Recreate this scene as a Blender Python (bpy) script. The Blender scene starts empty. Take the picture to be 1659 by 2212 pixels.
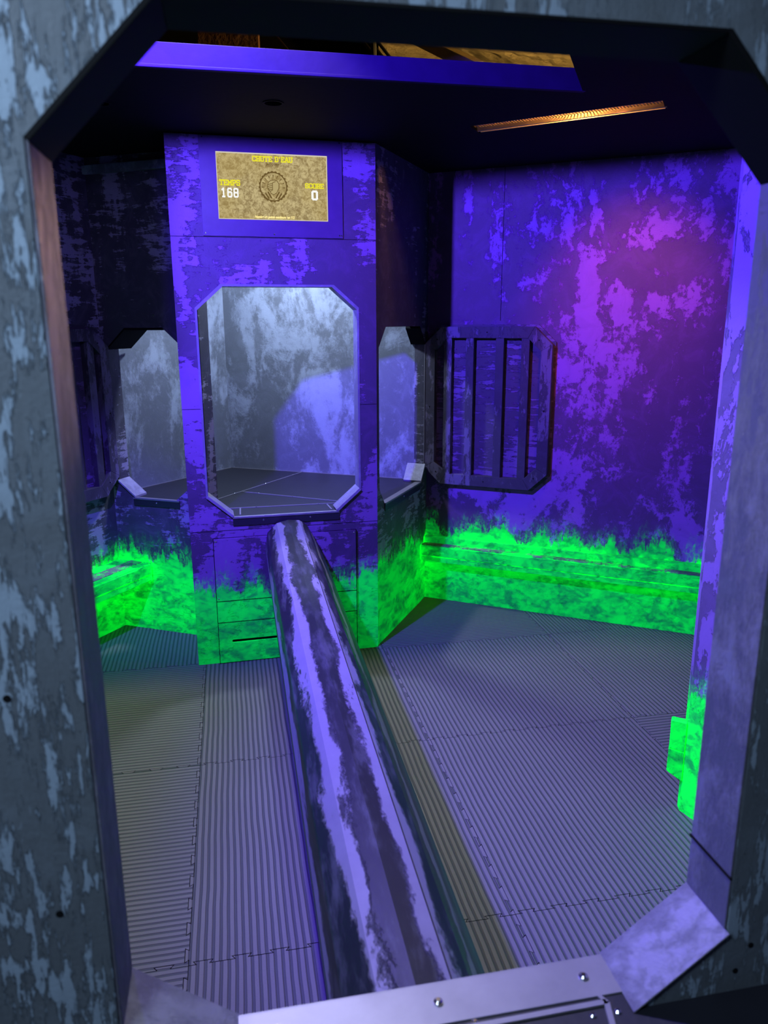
import bpy, bmesh, math, random
from mathutils import Vector, Matrix
from mathutils.geometry import tessellate_polygon
random.seed(7)
S = bpy.context.scene
C = S.collection
R = math.radians
W_, H_ = 1659, 2212

# ------------------------------------------------------------------ camera
cd = bpy.data.cameras.new('camera'); cam = bpy.data.objects.new('camera', cd); C.objects.link(cam)
S.camera = cam
F = 1661.0
cd.sensor_fit = 'HORIZONTAL'; cd.sensor_width = 36.0; cd.lens = 36.0*F/W_
cd.clip_start = 0.02; cd.clip_end = 60
dn = Vector((27.5, 6694.0, F)).normalized(); up_c = -dn            # world up in camera space (x right, y down, z forward)
fy = (Vector((0, 0, 1)) - up_c*up_c.z).normalized(); fx = fy.cross(up_c)
def cam2w(v): v = Vector(v); return Vector((fx.dot(v), fy.dot(v), up_c.dot(v)))
rx_, ru_, rb_ = cam2w((1, 0, 0)), cam2w((0, -1, 0)), cam2w((0, 0, -1))
cam.matrix_world = Matrix(((rx_.x, ru_.x, rb_.x, 0), (rx_.y, ru_.y, rb_.y, 0), (rx_.z, ru_.z, rb_.z, 1.7), (0, 0, 0, 1)))
cd.dof.use_dof = True; cd.dof.focus_distance = 3.4; cd.dof.aperture_fstop = 7.5

# ------------------------------------------------------------------ world, lights, exposure
w = bpy.data.worlds.new('world'); S.world = w; w.use_nodes = True
w.node_tree.nodes['Background'].inputs[0].default_value = (0.35, 0.4, 1.0, 1)
w.node_tree.nodes['Background'].inputs[1].default_value = 0.0015
S.view_settings.view_transform = 'Standard'; S.view_settings.look = 'None'
S.view_settings.exposure = 0.0; S.view_settings.gamma = 1.0; S.view_settings.use_curve_mapping = False
S.cycles.diffuse_bounces = 2; S.cycles.max_bounces = 8; S.cycles.sample_clamp_indirect = 4.0

def lamp(name, kind, loc, color, power, aim=None, **kw):
    l = bpy.data.lights.new(name, kind); o = bpy.data.objects.new(name, l); C.objects.link(o)
    l.color = color; l.energy = power; o.location = loc
    for k, v in kw.items(): setattr(l, k, v)
    if aim is not None: o.rotation_euler = (Vector(aim)-Vector(loc)).to_track_quat('-Z', 'Y').to_euler()
    return o
# blacklight flood above the ceiling opening, its beam thrown to the far tower and the right wall
lamp('blacklight_lamp', 'SPOT', (-1.04, 2.16, 2.53), (0.115, 0.06, 1.0), 700, aim=(1.2, 3.45, 0.85),
     spot_size=R(150), spot_blend=0.75, shadow_soft_size=0.03)
# weak second blacklight reaching the left side
lamp('side_blacklight_lamp', 'SPOT', (-0.35, 1.75, 2.56), (0.34, 0.32, 0.95), 42, aim=(-1.25, 4.0, 1.35),
     spot_size=R(62), spot_blend=0.9, shadow_soft_size=0.06)
# cool work lights inside both elevated chambers
lamp('chamber_lamp', 'AREA', (-0.62, 4.38, 2.36), (0.58, 0.72, 1.0), 30, aim=(-0.62, 4.38, 0), shape='DISK', size=0.16)
lamp('near_chamber_lamp', 'AREA', (-0.55, -0.15, 2.42), (0.55, 0.74, 1.0), 20, aim=(-0.2, 0.6, 1.0), shape='DISK', size=0.25)
# neutral spot above the ceiling opening, aimed down at the floor
lamp('opening_spill_lamp', 'SPOT', (-0.535, 2.555, 3.25), (0.90, 0.94, 1.0), 200, aim=(-0.15, 2.0, 0), spot_size=R(85), spot_blend=0.3, shadow_soft_size=0.05)
# lamp in the attic over the rough plaster vault
lamp('attic_lamp', 'POINT', (1.3, 4.1, 2.75), (1.0, 0.62, 0.18), 150, shadow_soft_size=0.05)
# lamp behind the ceiling grating
lamp('grating_lamp', 'POINT', (0.80, 3.40, 2.60), (1.0, 0.42, 0.10), 45, shadow_soft_size=0.03)
lamp('added_wall_wash', 'SPOT', (0.92, 3.28, 2.485), (1.0, 0.22, 0.12), 55, aim=(1.30, 4.17, 1.80), spot_size=R(62), spot_blend=1.0, shadow_soft_size=0.05)  # added spot below the grating, tints the right wall magenta

lamp('added_jamb_glint', 'SPOT', (0.70, 3.36, 2.485), (1.0, 0.58, 0.34), 170, aim=(-0.33, 0.80, 1.70), spot_size=R(7), spot_blend=1.0, shadow_soft_size=0.02)  # added narrow spot, puts the amber glint on the left jamb

# ------------------------------------------------------------------ material helpers
class NT:
    def __init__(s, name):
        s.m = bpy.data.materials.new(name); s.m.use_nodes = True; s.t = s.m.node_tree; s.t.nodes.clear()
        s.out = s.t.nodes.new('ShaderNodeOutputMaterial')
    def n(s, typ, **kw):
        nd = s.t.nodes.new(typ)
        for k, v in kw.items():
            if k.startswith('i_'):
                key = k[2:]; key = int(key) if key.isdigit() else key.replace('_', ' ')
                if isinstance(v, bpy.types.NodeSocket): s.t.links.new(v, nd.inputs[key])
                else: nd.inputs[key].default_value = v
            else: setattr(nd, k, v)
        return nd
    def link(s, a, b): s.t.links.new(a, b)
    def math(s, op, a, b=0.0, c=None):
        nd = s.n('ShaderNodeMath', operation=op)
        for i, v in enumerate((a, b) if c is None else (a, b, c)):
            if isinstance(v, bpy.types.NodeSocket): s.link(v, nd.inputs[i])
            else: nd.inputs[i].default_value = v
        return nd.outputs[0]
    def ramp(s, v, lo, hi, a=0.0, b=1.0):
        nd = s.n('ShaderNodeMapRange', interpolation_type='SMOOTHSTEP'); s.link(v, nd.inputs[0])
        for i, x in enumerate((lo, hi, a, b)): 
            if isinstance(x, bpy.types.NodeSocket): s.link(x, nd.inputs[i+1])
            else: nd.inputs[i+1].default_value = x
        return nd.outputs[0]
    def mix(s, f, a, b):
        nd = s.n('ShaderNodeMix', data_type='RGBA')
        for k, v in ((0, f), (6, a), (7, b)):
            if isinstance(v, bpy.types.NodeSocket): s.link(v, nd.inputs[k])
            else: nd.inputs[k].default_value = v if k == 0 else (*v, 1)
        return nd.outputs[2]
    def vec(s, scale=(1, 1, 1), rot=(0, 0, 0), src='Object', rnd=True):
        tc = s.n('ShaderNodeTexCoord').outputs[src]
        if rnd:
            oi = s.n('ShaderNodeObjectInfo').outputs['Location']
            sc = s.n('ShaderNodeVectorMath', operation='SCALE'); s.link(oi, sc.inputs[0]); sc.inputs['Scale'].default_value = 2.7
            ad = s.n('ShaderNodeVectorMath', operation='ADD'); s.link(tc, ad.inputs[0]); s.link(sc.outputs[0], ad.inputs[1]); tc = ad.outputs[0]
        mp = s.n('ShaderNodeMapping'); s.link(tc, mp.inputs[0]); mp.inputs['Scale'].default_value = scale; mp.inputs['Rotation'].default_value = rot
        return mp.outputs[0]
    def noise(s, v, scale, detail=6, rough=.6, dist=0.0):
        nd = s.n('ShaderNodeTexNoise'); s.link(v, nd.inputs['Vector'])
        nd.inputs['Scale'].default_value = scale; nd.inputs['Detail'].default_value = detail
        nd.inputs['Roughness'].default_value = rough; nd.inputs['Distortion'].default_value = dist
        return nd.outputs[0]
    def bump(s, h, dist=.004, strength=1.0):
        nd = s.n('ShaderNodeBump'); s.link(h, nd.inputs['Height']); nd.inputs['Distance'].default_value = dist; nd.inputs['Strength'].default_value = strength
        return nd.outputs[0]
    def done(s, sh): s.link(sh, s.out.inputs[0]); return s.m

def plain(name, col, rough=.6, metal=0.0, bump=None, spec=.5):
    k = NT(name); b = k.n('ShaderNodeBsdfPrincipled')
    v = k.vec(); nz = k.noise(v, 14, 5)
    k.link(k.mix(nz, [c*.75 for c in col], [min(1, c*1.25) for c in col]), b.inputs['Base Color'])
    b.inputs['Roughness'].default_value = rough; b.inputs['Metallic'].default_value = metal; b.inputs['Specular IOR Level'].default_value = spec
    if bump: k.link(k.bump(k.noise(v, bump[0], 5), bump[1]), b.inputs['Normal'])
    return k.done(b.outputs[0])

def glow(name, col, strength=1.0):
    k = NT(name); e = k.n('ShaderNodeEmission'); e.inputs[0].default_value = (*col, 1); e.inputs[1].default_value = strength
    return k.done(e.outputs[0])

def paint(name, dark, light, big=2.0, thr=.5, grain=(4, 4, 22), gamt=.30, soft=.02, green=None, rough=.6, warm=None):
    """sponged and scraped two-tone scenery paint on plywood; green = height of the daylight-fluorescent lower coat"""
    k = NT(name)
    v = k.vec(); vg = k.vec(scale=grain); vs = k.vec(scale=(1, 1, .45))
    nb = k.noise(vs, big, 10, .62, .9)
    nf = k.noise(vg, 1.6, 10, .75, .3)
    ns = k.noise(v, 34, 4, .7, .2)
    sel = k.math('ADD', nb, k.math('MULTIPLY', k.math('SUBTRACT', nf, .5), gamt*2))
    sel = k.math('ADD', sel, k.math('MULTIPLY', k.math('SUBTRACT', ns, .5), .22))
    m1 = k.ramp(sel, thr-soft, thr+soft)
    col = k.mix(m1, dark, light)
    haze = k.ramp(k.noise(v, 7, 8, .7, 1.2), .42, .75)                     # scuffed half-tone brushing
    mid = [(a+b)*.5 for a, b in zip(dark, light)]
    col = k.mix(k.math('MULTIPLY', haze, .45), col, mid)
    sc = k.ramp(k.noise(k.vec(scale=(30, 30, 5), rot=(0, R(35), 0)), 1.5, 6, .7, 1.5), .66, .70)   # diagonal scratches
    col = k.mix(k.math('MULTIPLY', sc, .5), col, light)
    grit = k.noise(v, 160, 3, .6)
    b = k.n('ShaderNodeBsdfPrincipled'); k.link(col, b.inputs['Base Color']); b.inputs['Roughness'].default_value = rough
    h = k.math('ADD', k.math('MULTIPLY', m1, .5), k.math('MULTIPLY', grit, .3))
    h = k.math('ADD', h, k.math('MULTIPLY', nf, .5))
    bp = k.bump(h, .0022); k.link(bp, b.inputs['Normal'])
    if green is None: return k.done(b.outputs[0])
    # fluorescent lower coat: boosted green reflectance plus a glow put in, even in shade
    pos = k.n('ShaderNodeNewGeometry').outputs['Position']; sx = k.n('ShaderNodeSeparateXYZ'); k.link(pos, sx.inputs[0]); z = sx.outputs[2]
    edge = k.math('ADD', k.math('MULTIPLY', k.math('SUBTRACT', k.noise(k.vec(scale=(5, 5, 1.2)), 1.6, 3, .5), .5), .38),
                  k.math('MULTIPLY', k.math('SUBTRACT', k.noise(k.vec(scale=(22, 22, 6)), 1.8, 8, .75, .4), .5), .26))
    zz = k.math('SUBTRACT', z, edge)
    full = k.ramp(zz, green+.012, green-.012)
    veil = k.math('MULTIPLY', k.ramp(zz, green+.13, green+.0), k.ramp(k.noise(k.vec(scale=(26, 26, 14)), 2, 8, .8, .6), .42, .62, .0, .8))
    gm = k.math('MAXIMUM', full, veil)
    tn = k.math('ADD', k.math('MULTIPLY', k.noise(k.vec(scale=(5, 5, 8)), 1.5, 12, .75, .6), .6), k.math('MULTIPLY', k.noise(k.vec(scale=(22, 22, 30)), 1.4, 8, .8, .5), .4))
    tone = k.ramp(tn, .41, .565, .22, 1.0)
    holes = k.ramp(k.noise(k.vec(scale=(6, 6, 9)), 2.4, 12, .72, 1.3), .30, .33, .12, 1.0)
    tone = k.math('MULTIPLY', tone, holes)
    tone = k.math('MULTIPLY', tone, k.ramp(zz, green+.10, green-.06, .35, 1.0))
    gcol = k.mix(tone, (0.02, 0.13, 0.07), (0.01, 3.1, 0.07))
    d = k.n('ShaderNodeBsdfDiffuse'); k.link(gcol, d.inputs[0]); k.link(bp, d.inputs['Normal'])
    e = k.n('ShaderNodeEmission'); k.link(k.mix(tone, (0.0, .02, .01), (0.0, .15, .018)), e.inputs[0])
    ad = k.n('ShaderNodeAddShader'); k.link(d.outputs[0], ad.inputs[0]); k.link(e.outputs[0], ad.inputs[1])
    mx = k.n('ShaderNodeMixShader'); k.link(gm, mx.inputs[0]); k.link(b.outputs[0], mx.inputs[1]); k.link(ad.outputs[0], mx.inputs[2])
    return k.done(mx.outputs[0])

DK, LT = (.075, .082, .095), (.30, .33, .38)
M = {}  # tower, right and strip: grey paint with the blacklight's violet mixed in
M['tower'] = paint('tower_paint', (.065, .04, .085), (.21, .105, .29), big=3.4, thr=.525, grain=(5, 5, 18), gamt=.34, green=.40)
M['side'] = paint('side_wall_paint', (.05, .048, .065), (.28, .26, .37), big=2.6, thr=.565, grain=(3, 3, 20), gamt=.36, green=.44)
M['right'] = paint('right_wall_paint', (.095, .045, .12), (.30, .11, .44), big=1.7, thr=.505, grain=(6, 6, 5), gamt=.30, soft=.03, green=.455)
M['strip'] = paint('partition_paint', (.10, .075, .14), (.23, .14, .36), big=7, thr=.46, grain=(12, 12, 5), gamt=.30, green=.46)
M['chamber'] = paint('chamber_paint', (.125, .137, .165), (.30, .335, .42), big=4.2, thr=.54, grain=(8, 8, 5), gamt=.28, soft=.10)
M['portal'] = paint('portal_paint', (.105, .122, .14), (.27, .34, .42), big=10, thr=.535, grain=(60, 60, 9), gamt=.5, soft=.03)
M['lining'] = paint('worn_lining_paint', (.16, .16, .20), (.30, .31, .38), big=3, thr=.55, grain=(10, 10, 10), gamt=.2, soft=.12, rough=.5)
M['vent'] = paint('vent_board_paint', (.035, .030, .045), (.13, .11, .18), big=4, thr=.55, grain=(14, 14, 4), gamt=.4, soft=.04)
M['bench'] = paint('bench_paint', (.10, .08, .07), (.22, .20, .2), big=3, thr=.5, grain=(3, 3, 30), gamt=.3, green=.9)
M['bench_worn'] = paint('worn_bench_top_paint', (.10, .09, .085), (.26, .22, .2), big=5, thr=.48, grain=(3, 14, 30), gamt=.4, soft=.05, green=.345)
M['worn'] = paint('worn_board_paint', (.20, .19, .23), (.32, .31, .38), big=6, thr=.5, grain=(20, 20, 20), gamt=.3, soft=.15, rough=.45)
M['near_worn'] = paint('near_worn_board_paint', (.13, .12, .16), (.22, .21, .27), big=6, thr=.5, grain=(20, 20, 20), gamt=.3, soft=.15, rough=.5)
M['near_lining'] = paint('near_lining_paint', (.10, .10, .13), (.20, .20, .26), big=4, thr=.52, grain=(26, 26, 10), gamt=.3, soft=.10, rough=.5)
M['black'] = plain('black_paint', (.004, .004, .005), .8, spec=.15)
M['ceil'] = plain('black_ceiling_paint', (.005, .005, .006), .8, bump=(30, .001), spec=.1)
M['platform'] = plain('black_platform_ply', (.014, .014, .022), .5, bump=(60, .0006))
M['alu'] = plain('aluminium_strip', (.28, .27, .30), .5, .6)
M['steel'] = plain('screw_steel', (.7, .7, .75), .2, 1.0)
M['fascia'] = plain('fascia_paint', (.018, .005, .065), .6, bump=(8, .002), spec=.1)
M['bezel'] = plain('screen_panel_acrylic', (.085, .045, .13), .35, spec=.3)
M['brown'] = plain('old_timber', (.12, .05, .025), .8, bump=(20, .01))
M['cable'] = plain('black_rubber', (.02, .02, .02), .5)
M['perf'] = plain('grating_metal', (.35, .28, .2), .4, .6)
M['housing'] = plain('grating_housing', (.35, .28, .2), .6)
M['subfloor'] = plain('subfloor_black', (.01, .01, .01), .9)

def mat_mat(name, rot):
    k = NT(name); b = k.n('ShaderNodeBsdfPrincipled')
    v = k.vec(rnd=False); wv = k.n('ShaderNodeTexWave', wave_type='BANDS', bands_direction='Y' if rot else 'X', wave_profile='SIN')
    wob = k.n('ShaderNodeVectorMath', operation='ADD'); k.link(v, wob.inputs[0])
    nz = k.n('ShaderNodeTexNoise'); k.link(v, nz.inputs['Vector']); nz.inputs['Scale'].default_value = 3
    sc = k.n('ShaderNodeVectorMath', operation='SCALE'); k.link(nz.outputs[1], sc.inputs[0]); sc.inputs['Scale'].default_value = .012; k.link(sc.outputs[0], wob.inputs[1])
    k.link(wob.outputs[0], wv.inputs[0]); wv.inputs['Scale'].default_value = 15; wv.inputs['Distortion'].default_value = 0
    # narrow groove between wide ribs
    prof = k.ramp(wv.outputs[1], .0, .55)
    grit = k.noise(k.vec(), 420, 2, .6)
    wear = k.noise(k.vec(), 3, 5, .6)
    col = k.mix(wear, (.135, .130, .115), (.180, .174, .152))
    k.link(k.mix(prof, (.06, .061, .063), col), b.inputs['Base Color'])
    b.inputs['Roughness'].default_value = .62
    h = k.math('ADD', prof, k.math('MULTIPLY', grit, .35))
    k.link(k.bump(h, .0032, .9), b.inputs['Normal'])
    return k.done(b.outputs[0])
M['mat_u'] = mat_mat('ribbed_foam_crosswise', True)
M['mat_v'] = mat_mat('ribbed_foam_lengthwise', False)

# ------------------------------------------------------------------ mesh helpers
def add_box(bm, x0, x1, y0, y1, z0, z1, mi=0):
    vs = [bm.verts.new(p) for p in ((x0,y0,z0),(x1,y0,z0),(x1,y1,z0),(x0,y1,z0),(x0,y0,z1),(x1,y0,z1),(x1,y1,z1),(x0,y1,z1))]
    for f in ((0,3,2,1),(4,5,6,7),(0,1,5,4),(1,2,6,5),(2,3,7,6),(3,0,4,7)):
        bm.faces.new([vs[i] for i in f]).material_index = mi
def add_prism(bm, loops, fa, fb, mi=0):
    """loops: outer + hole outlines in 2-D; fa, fb map (a,b) to the two end faces"""
    A, B = [], []
    for lp in loops:
        A += [bm.verts.new(fa(*p)) for p in lp]; B += [bm.verts.new(fb(*p)) for p in lp]
    tri = tessellate_polygon([[Vector((p[0], p[1], 0)) for p in lp] for lp in loops])
    for t in tri:
        for V, rev in ((A, False), (B, True)):
            try: bm.faces.new([V[i] for i in (t if not rev else t[::-1])]).material_index = mi
            except ValueError: pass
    o = 0
    for lp in loops:
        n = len(lp)
        for i in range(n):
            j = (i+1) % n
            bm.faces.new((A[o+i], A[o+j], B[o+j], B[o+i])).material_index = mi
        o += n
def wallprism(bm, loops, y0, y1): add_prism(bm, loops, lambda a, b: (a, y0, b), lambda a, b: (a, y1, b))
def flatprism(bm, loops, z0, z1): add_prism(bm, loops, lambda a, b: (a, b, z0), lambda a, b: (a, b, z1))
def add_tube(bm, a, b, r, n=12, r2=None):
    a, b = Vector(a), Vector(b); d = (b-a).normalized(); u = d.orthogonal().normalized(); v = d.cross(u); r2 = r if r2 is None else r2
    A = [bm.verts.new(a+(u*math.cos(t)+v*math.sin(t))*r) for t in [2*math.pi*i/n for i in range(n)]]
    B = [bm.verts.new(b+(u*math.cos(t)+v*math.sin(t))*r2) for t in [2*math.pi*i/n for i in range(n)]]
    for i in range(n): bm.faces.new((A[i], A[(i+1) % n], B[(i+1) % n], B[i]))
    bm.faces.new(A[::-1]); bm.faces.new(B)
def obj(name, bm, mats, parent=None, bevel=0, mw=None):
    bmesh.ops.recalc_face_normals(bm, faces=bm.faces)
    me = bpy.data.meshes.new(name); bm.to_mesh(me); bm.free()
    for m in (mats if isinstance(mats, (list, tuple)) else [mats]): me.materials.append(m)
    o = bpy.data.objects.new(name, me); C.objects.link(o)
    if parent: o.parent = parent
    if mw is not None: o.matrix_world = mw
    if bevel:
        b = o.modifiers.new('bevel', 'BEVEL'); b.width = bevel; b.segments = 2; b.limit_method = 'ANGLE'
    return o
def tag(o, label=None, cat=None, group=None, kind=None):
    if label: o['label'] = label
    if cat: o['category'] = cat
    if group: o['group'] = group
    if kind: o['kind'] = kind
    return o
def empty(name, loc=(0, 0, 0), rz=0, **kw):
    o = bpy.data.objects.new(name, None); C.objects.link(o); o.location = loc; o.rotation_euler = (0, 0, rz); o.empty_display_size = .1
    return tag(o, **kw)
def place(o, P, Q, z=0):
    o.location = (P[0], P[1], z); o.rotation_euler = (0, 0, math.atan2(Q[1]-P[1], Q[0]-P[0])); return o
def octo(x0, x1, z0, z1, cx, cz, czt=None, cxt=None):
    czt = cz if czt is None else czt; cxt = cx if cxt is None else cxt
    return [(x0+cx, z0), (x1-cx, z0), (x1, z0+cz), (x1, z1-czt), (x1-cxt, z1), (x0+cxt, z1), (x0, z1-czt), (x0, z0+cz)]
def rect(x0, x1, z0, z1): return [(x0, z0), (x1, z0), (x1, z1), (x0, z1)]
def dist(P, Q): return math.hypot(Q[0]-P[0], Q[1]-P[1])
def along(P, ang, d): return (P[0]+math.cos(R(ang))*d, P[1]+math.sin(R(ang))*d)
def local(P, Q, x, y):
    a = math.atan2(Q[1]-P[1], Q[0]-P[0]); return (P[0]+x*math.cos(a)-y*math.sin(a), P[1]+x*math.sin(a)+y*math.cos(a))
def struct(o, label, cat): return tag(o, label, cat, kind='structure')

def make_wall(name, P, Q, mat, label, z0=0, z1=2.5, holes=(), thick=.09, y0=0):
    bm = bmesh.new(); wallprism(bm, [rect(0, dist(P, Q), z0, z1)]+list(holes), y0, thick)
    return struct(place(obj(name, bm, mat), P, Q), label, 'wall')

def screw(parent, loc, r=.007, axis=(0, 0, 1), name='screw', mat=None):
    bm = bmesh.new(); a = Vector(axis)
    add_tube(bm, Vector((0, 0, 0)), a*r*.35, r, 14); add_tube(bm, a*r*.35, a*r*.75, r*.9, 14, r*.45)
    o = obj(name, bm, mat or M['steel'], parent); o.location = loc; return o

# ------------------------------------------------------------------ plan of the room (metres)
TL, TR = (-0.947, 3.621), (-0.034, 3.842)            # far tower front
LC = (-1.496, 4.163); LQ = along(LC, -18.5, .60)      # left window wall
RP, RC = (-0.034, 3.862), (0.26, 4.62)                # right window wall
RWE = along(RC, -23.1, 2.62)                          # right wall
LWN = along(LC, 180+65, 2.1)                          # left wall runs back to here
PC = (1.05, 2.409); PE = along(PC, -62.9, 1.25)       # partition right of the portal
NL, NR = (-0.338, .837), (.460, .993)                 # near portal opening, room side
nang = math.degrees(math.atan2(NR[1]-NL[1], NR[0]-NL[0]))
NA = along(NL, nang+180, 1.25); NB = along(NR, nang, 1.15)
SILL = .765

# floor slab
bm = bmesh.new(); add_box(bm, -3, 3.4, -1.2, 6, -.12, -.013)
struct(obj('floor', bm, M['subfloor']), 'dark subfloor under the foam mats', 'floor')

# far tower front with the octagonal opening
tw = dist(TL, TR)
wb = make_wall('wall_back', TL, TR, M['tower'], 'far tower front in distressed violet-tinted grey and glowing green paint with an octagonal opening',
               holes=[octo(.086, .854, SILL, 1.868, .12, .105)], z1=2.495)
bm = bmesh.new(); add_box(bm, 0, .012, .09, .46, 0, 2.495)
obj('side_panel', bm, M['tower'], wb)
# upright joint lines and cover strips of the tower front
bm = bmesh.new()
for (x0, x1, z0, z1) in ((.0, tw, 2.0715, 2.0735), (.0, .086, 1.30, 1.3015), (.854, tw, 1.30, 1.3015), (0, tw, .700, .7015)):
    add_box(bm, x0, x1, -.0012, .001, z0, z1)
obj('panel_joint', bm, M['black'], wb)
# lining boards of the opening
def lining(parent, x0, x1, z0, z1, cx, cz, t, yb, mats, name='lining_board'):
    """thin boards lining an octagonal opening; lower chamfers are separate pale worn boards"""
    o = octo(x0, x1, z0, z1, cx, cz); i = octo(x0+t, x1-t, z0+t, z1-t, cx, cz)
    sel = {'upper': ((2, 3), (3, 4), (4, 5), (5, 6), (6, 7))}
    bm = bmesh.new()
    for a, b in sel['upper']:
        wallprism(bm, [[o[a], o[b], i[b], i[a]]], -.002, yb)
    obj(name, bm, mats[0], parent)
    for a, b in ((1, 2), (7, 0)):
        bm = bmesh.new(); wallprism(bm, [[o[a], o[b], i[b], i[a]]], -.012, yb+.004)
        c = obj('chamfer_board', bm, mats[1], parent, bevel=.0015); tag(c, 'pale scuffed chamfer board')
lining(wb, .086, .854, SILL, 1.868, .12, .105, .010, .094, (M['lining'], M['worn']))
# metal sill edge with black flap
def sill(parent, x0, x1, z, flap=.042, n=2, depth=.012, seam=True):
    bm = bmesh.new(); add_box(bm, x0, x1, -.008, depth, z, z+.003); add_box(bm, x0, x1, -.009, -.006, z-.006, z+.003)
    e = obj('metal_edge_strip', bm, M['alu'], parent, bevel=.0006); tag(e, 'bright metal edge strip')
    bm = bmesh.new(); add_box(bm, x0, x1, -.0055, -.001, z-flap, z-.001)
    f = obj('sill_flap', bm, M['platform'], parent); tag(f, 'dark flap below the sill')
    for k in range(n):
        s = screw(f, (x0+(x1-x0)*(.28+.44*k/max(1, n-1)) if n > 1 else x0+(x1-x0)*.5, -.0055, z-flap*.5), .0045, (0, -1, 0))
sill(wb, .208, .740, SILL)

# removable service panel on the tower foot
ap = place(empty('service_panel', label='violet-tinted grey and green service panel with a long hand slot at the tower foot', cat='panel'), TL, TR)
xa, xb = .108, .822
bm = bmesh.new(); add_box(bm, xa-.002, xb+.002, -.0025, -.0002, 0, .664); obj('backing_board', bm, M['black'], ap)
bm = bmesh.new()
for g_ in ((xa, xb, .3345, .3385), (xa, xb, .2205, .2245), (xa-.003, xa, 0, .664), (xb, xb+.003, 0, .664)): add_box(bm, g_[0], g_[1], -.0123, -.001, g_[2], g_[3])
obj('board_joint', bm, M['black'], ap)
bm = bmesh.new(); wallprism(bm, [rect(xa, xb, .338, .662)], -.012, 0); obj('upper_board', bm, M['tower'], ap, bevel=.001)
bm = bmesh.new(); wallprism(bm, [rect(xa, xb, .224, .335)], -.012, 0); obj('middle_board', bm, M['tower'], ap, bevel=.001)
slot = [(.18+.008*math.cos(t), .118+.008*math.sin(t)) for t in [R(90+i*22.5) for i in range(9)]]+[(.62+.008*math.cos(t), .118+.008*math.sin(t)) for t in [R(-90+i*22.5) for i in range(9)]]
bm = bmesh.new(); wallprism(bm, [rect(xa, xb, .004, .221), slot], -.012, 0); obj('lower_board', bm, M['tower'], ap, bevel=.001)
bm = bmesh.new(); wallprism(bm, [rect(.165, .635, .105, .131)], -.003, -.0005); tag(obj('hand_slot', bm, M['black'], ap), 'black hand slot')
for x in (.118, .812):
    for z in (.65, .35): screw(ap, (x, -.012, z), .004, (0, -1, 0))

# left and right window walls of the far chamber
wl = make_wall('wall_back_left', LC, LQ, M['side'], 'dark flecked wall with a cut octagonal window left of the tower', holes=[octo(.043, .50, SILL, 1.672, .105, .085, .10, .115)])
bm = bmesh.new()
o_ = octo(.043, .50, SILL, 1.672, .105, .085, .10, .115)
for a, b in ((4, 5), (5, 6)):
    wallprism(bm, [[o_[a], o_[b], (o_[b][0], o_[b][1]-.012), (o_[a][0], o_[a][1]-.012)]], -.004, .20)
tag(obj('lining_board', bm, M['black'], wl), 'black upper lining board')
bm = bmesh.new(); wallprism(bm, [[o_[7], o_[0], (o_[0][0], o_[0][1]+.012), (o_[7][0], o_[7][1]+.012)]], -.012, .09)
tag(obj('chamfer_board', bm, M['worn'], wl, bevel=.001), 'pale scuffed chamfer board')
sill(wl, .13, .42, SILL, n=1)
wr = make_wall('wall_back_right', RP, RC, M['side'], 'shaded wall with a cut octagonal window right of the tower', holes=[octo(.03, .755, SILL, 1.672, .075, .09, .10, .10)], thick=.06)
bm = bmesh.new(); o_ = octo(.03, .755, SILL, 1.672, .075, .09, .10, .10)
for a, b in ((3, 4),):
    wallprism(bm, [[o_[a], o_[b], (o_[b][0]-.004, o_[b][1]-.012), (o_[a][0]-.012, o_[a][1]-.004)]], -.006, .08)
tag(obj('lining_board', bm, M['black'], wr), 'black upper lining board')
bm = bmesh.new(); wallprism(bm, [[o_[1], o_[2], (o_[2][0]-.006, o_[2][1]+.012), (o_[1][0]-.006, o_[1][1]+.012)]], -.012, .10)
tag(obj('chamfer_board', bm, M['worn'], wr, bevel=.001), 'bright white scuffed chamfer board')
bm = bmesh.new(); wallprism(bm, [rect(.755, .765, .855, 1.572)], -.004, .006); tag(obj('corner_bead', bm, M['alu'], wr), 'thin metal corner bead')
sill(wr, .10, .68, SILL, n=1, depth=.028)

# inside of the far chamber
c0, c1, c2 = (-1.47, 4.27), (-1.007, 5.005), (.183, 4.590)
make_wall('wall_chamber_left', c0, c1, M['chamber'], 'grey scraped left wall inside the far chamber', z0=SILL, z1=2.42, thick=.03)
make_wall('wall_chamber_back', c1, c2, M['chamber'], 'blue-grey scraped back wall inside the far chamber', z0=SILL, z1=2.42, thick=.03)
bm = bmesh.new(); flatprism(bm, [[(-1.52, 4.15), (-.95, 3.95), (-.93, 3.64), (-.05, 3.86), (.24, 4.6), (-1.0, 5.06)]], 2.42, 2.46)
struct(obj('ceiling_chamber', bm, M['chamber']), 'ceiling of the far chamber', 'ceiling')
pf = empty('raised_platform', (-.6, 4.3, 0), label='black platform floor with metal seam strips inside the far chamber', cat='platform')
bm = bmesh.new()
pts = [local(TL, TR, .21, .0), local(TL, TR, .735, .0), local(TL, TR, .91, .02), local(RP, RC, .10, .0), local(RP, RC, .68, .0), local(RP, RC, .74, .09), c2, c1, c0, local(LC, LQ, .05, .09), local(LC, LQ, .13, 0), local(LC, LQ, .42, 0), local(LC, LQ, .56, .06), local(TL, TR, .02, .09)]
flatprism(bm, [[(p[0]+.6, p[1]-4.3) for p in pts]], .735, SILL+.0012)
obj('platform_board', bm, M['platform'], pf)
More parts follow.
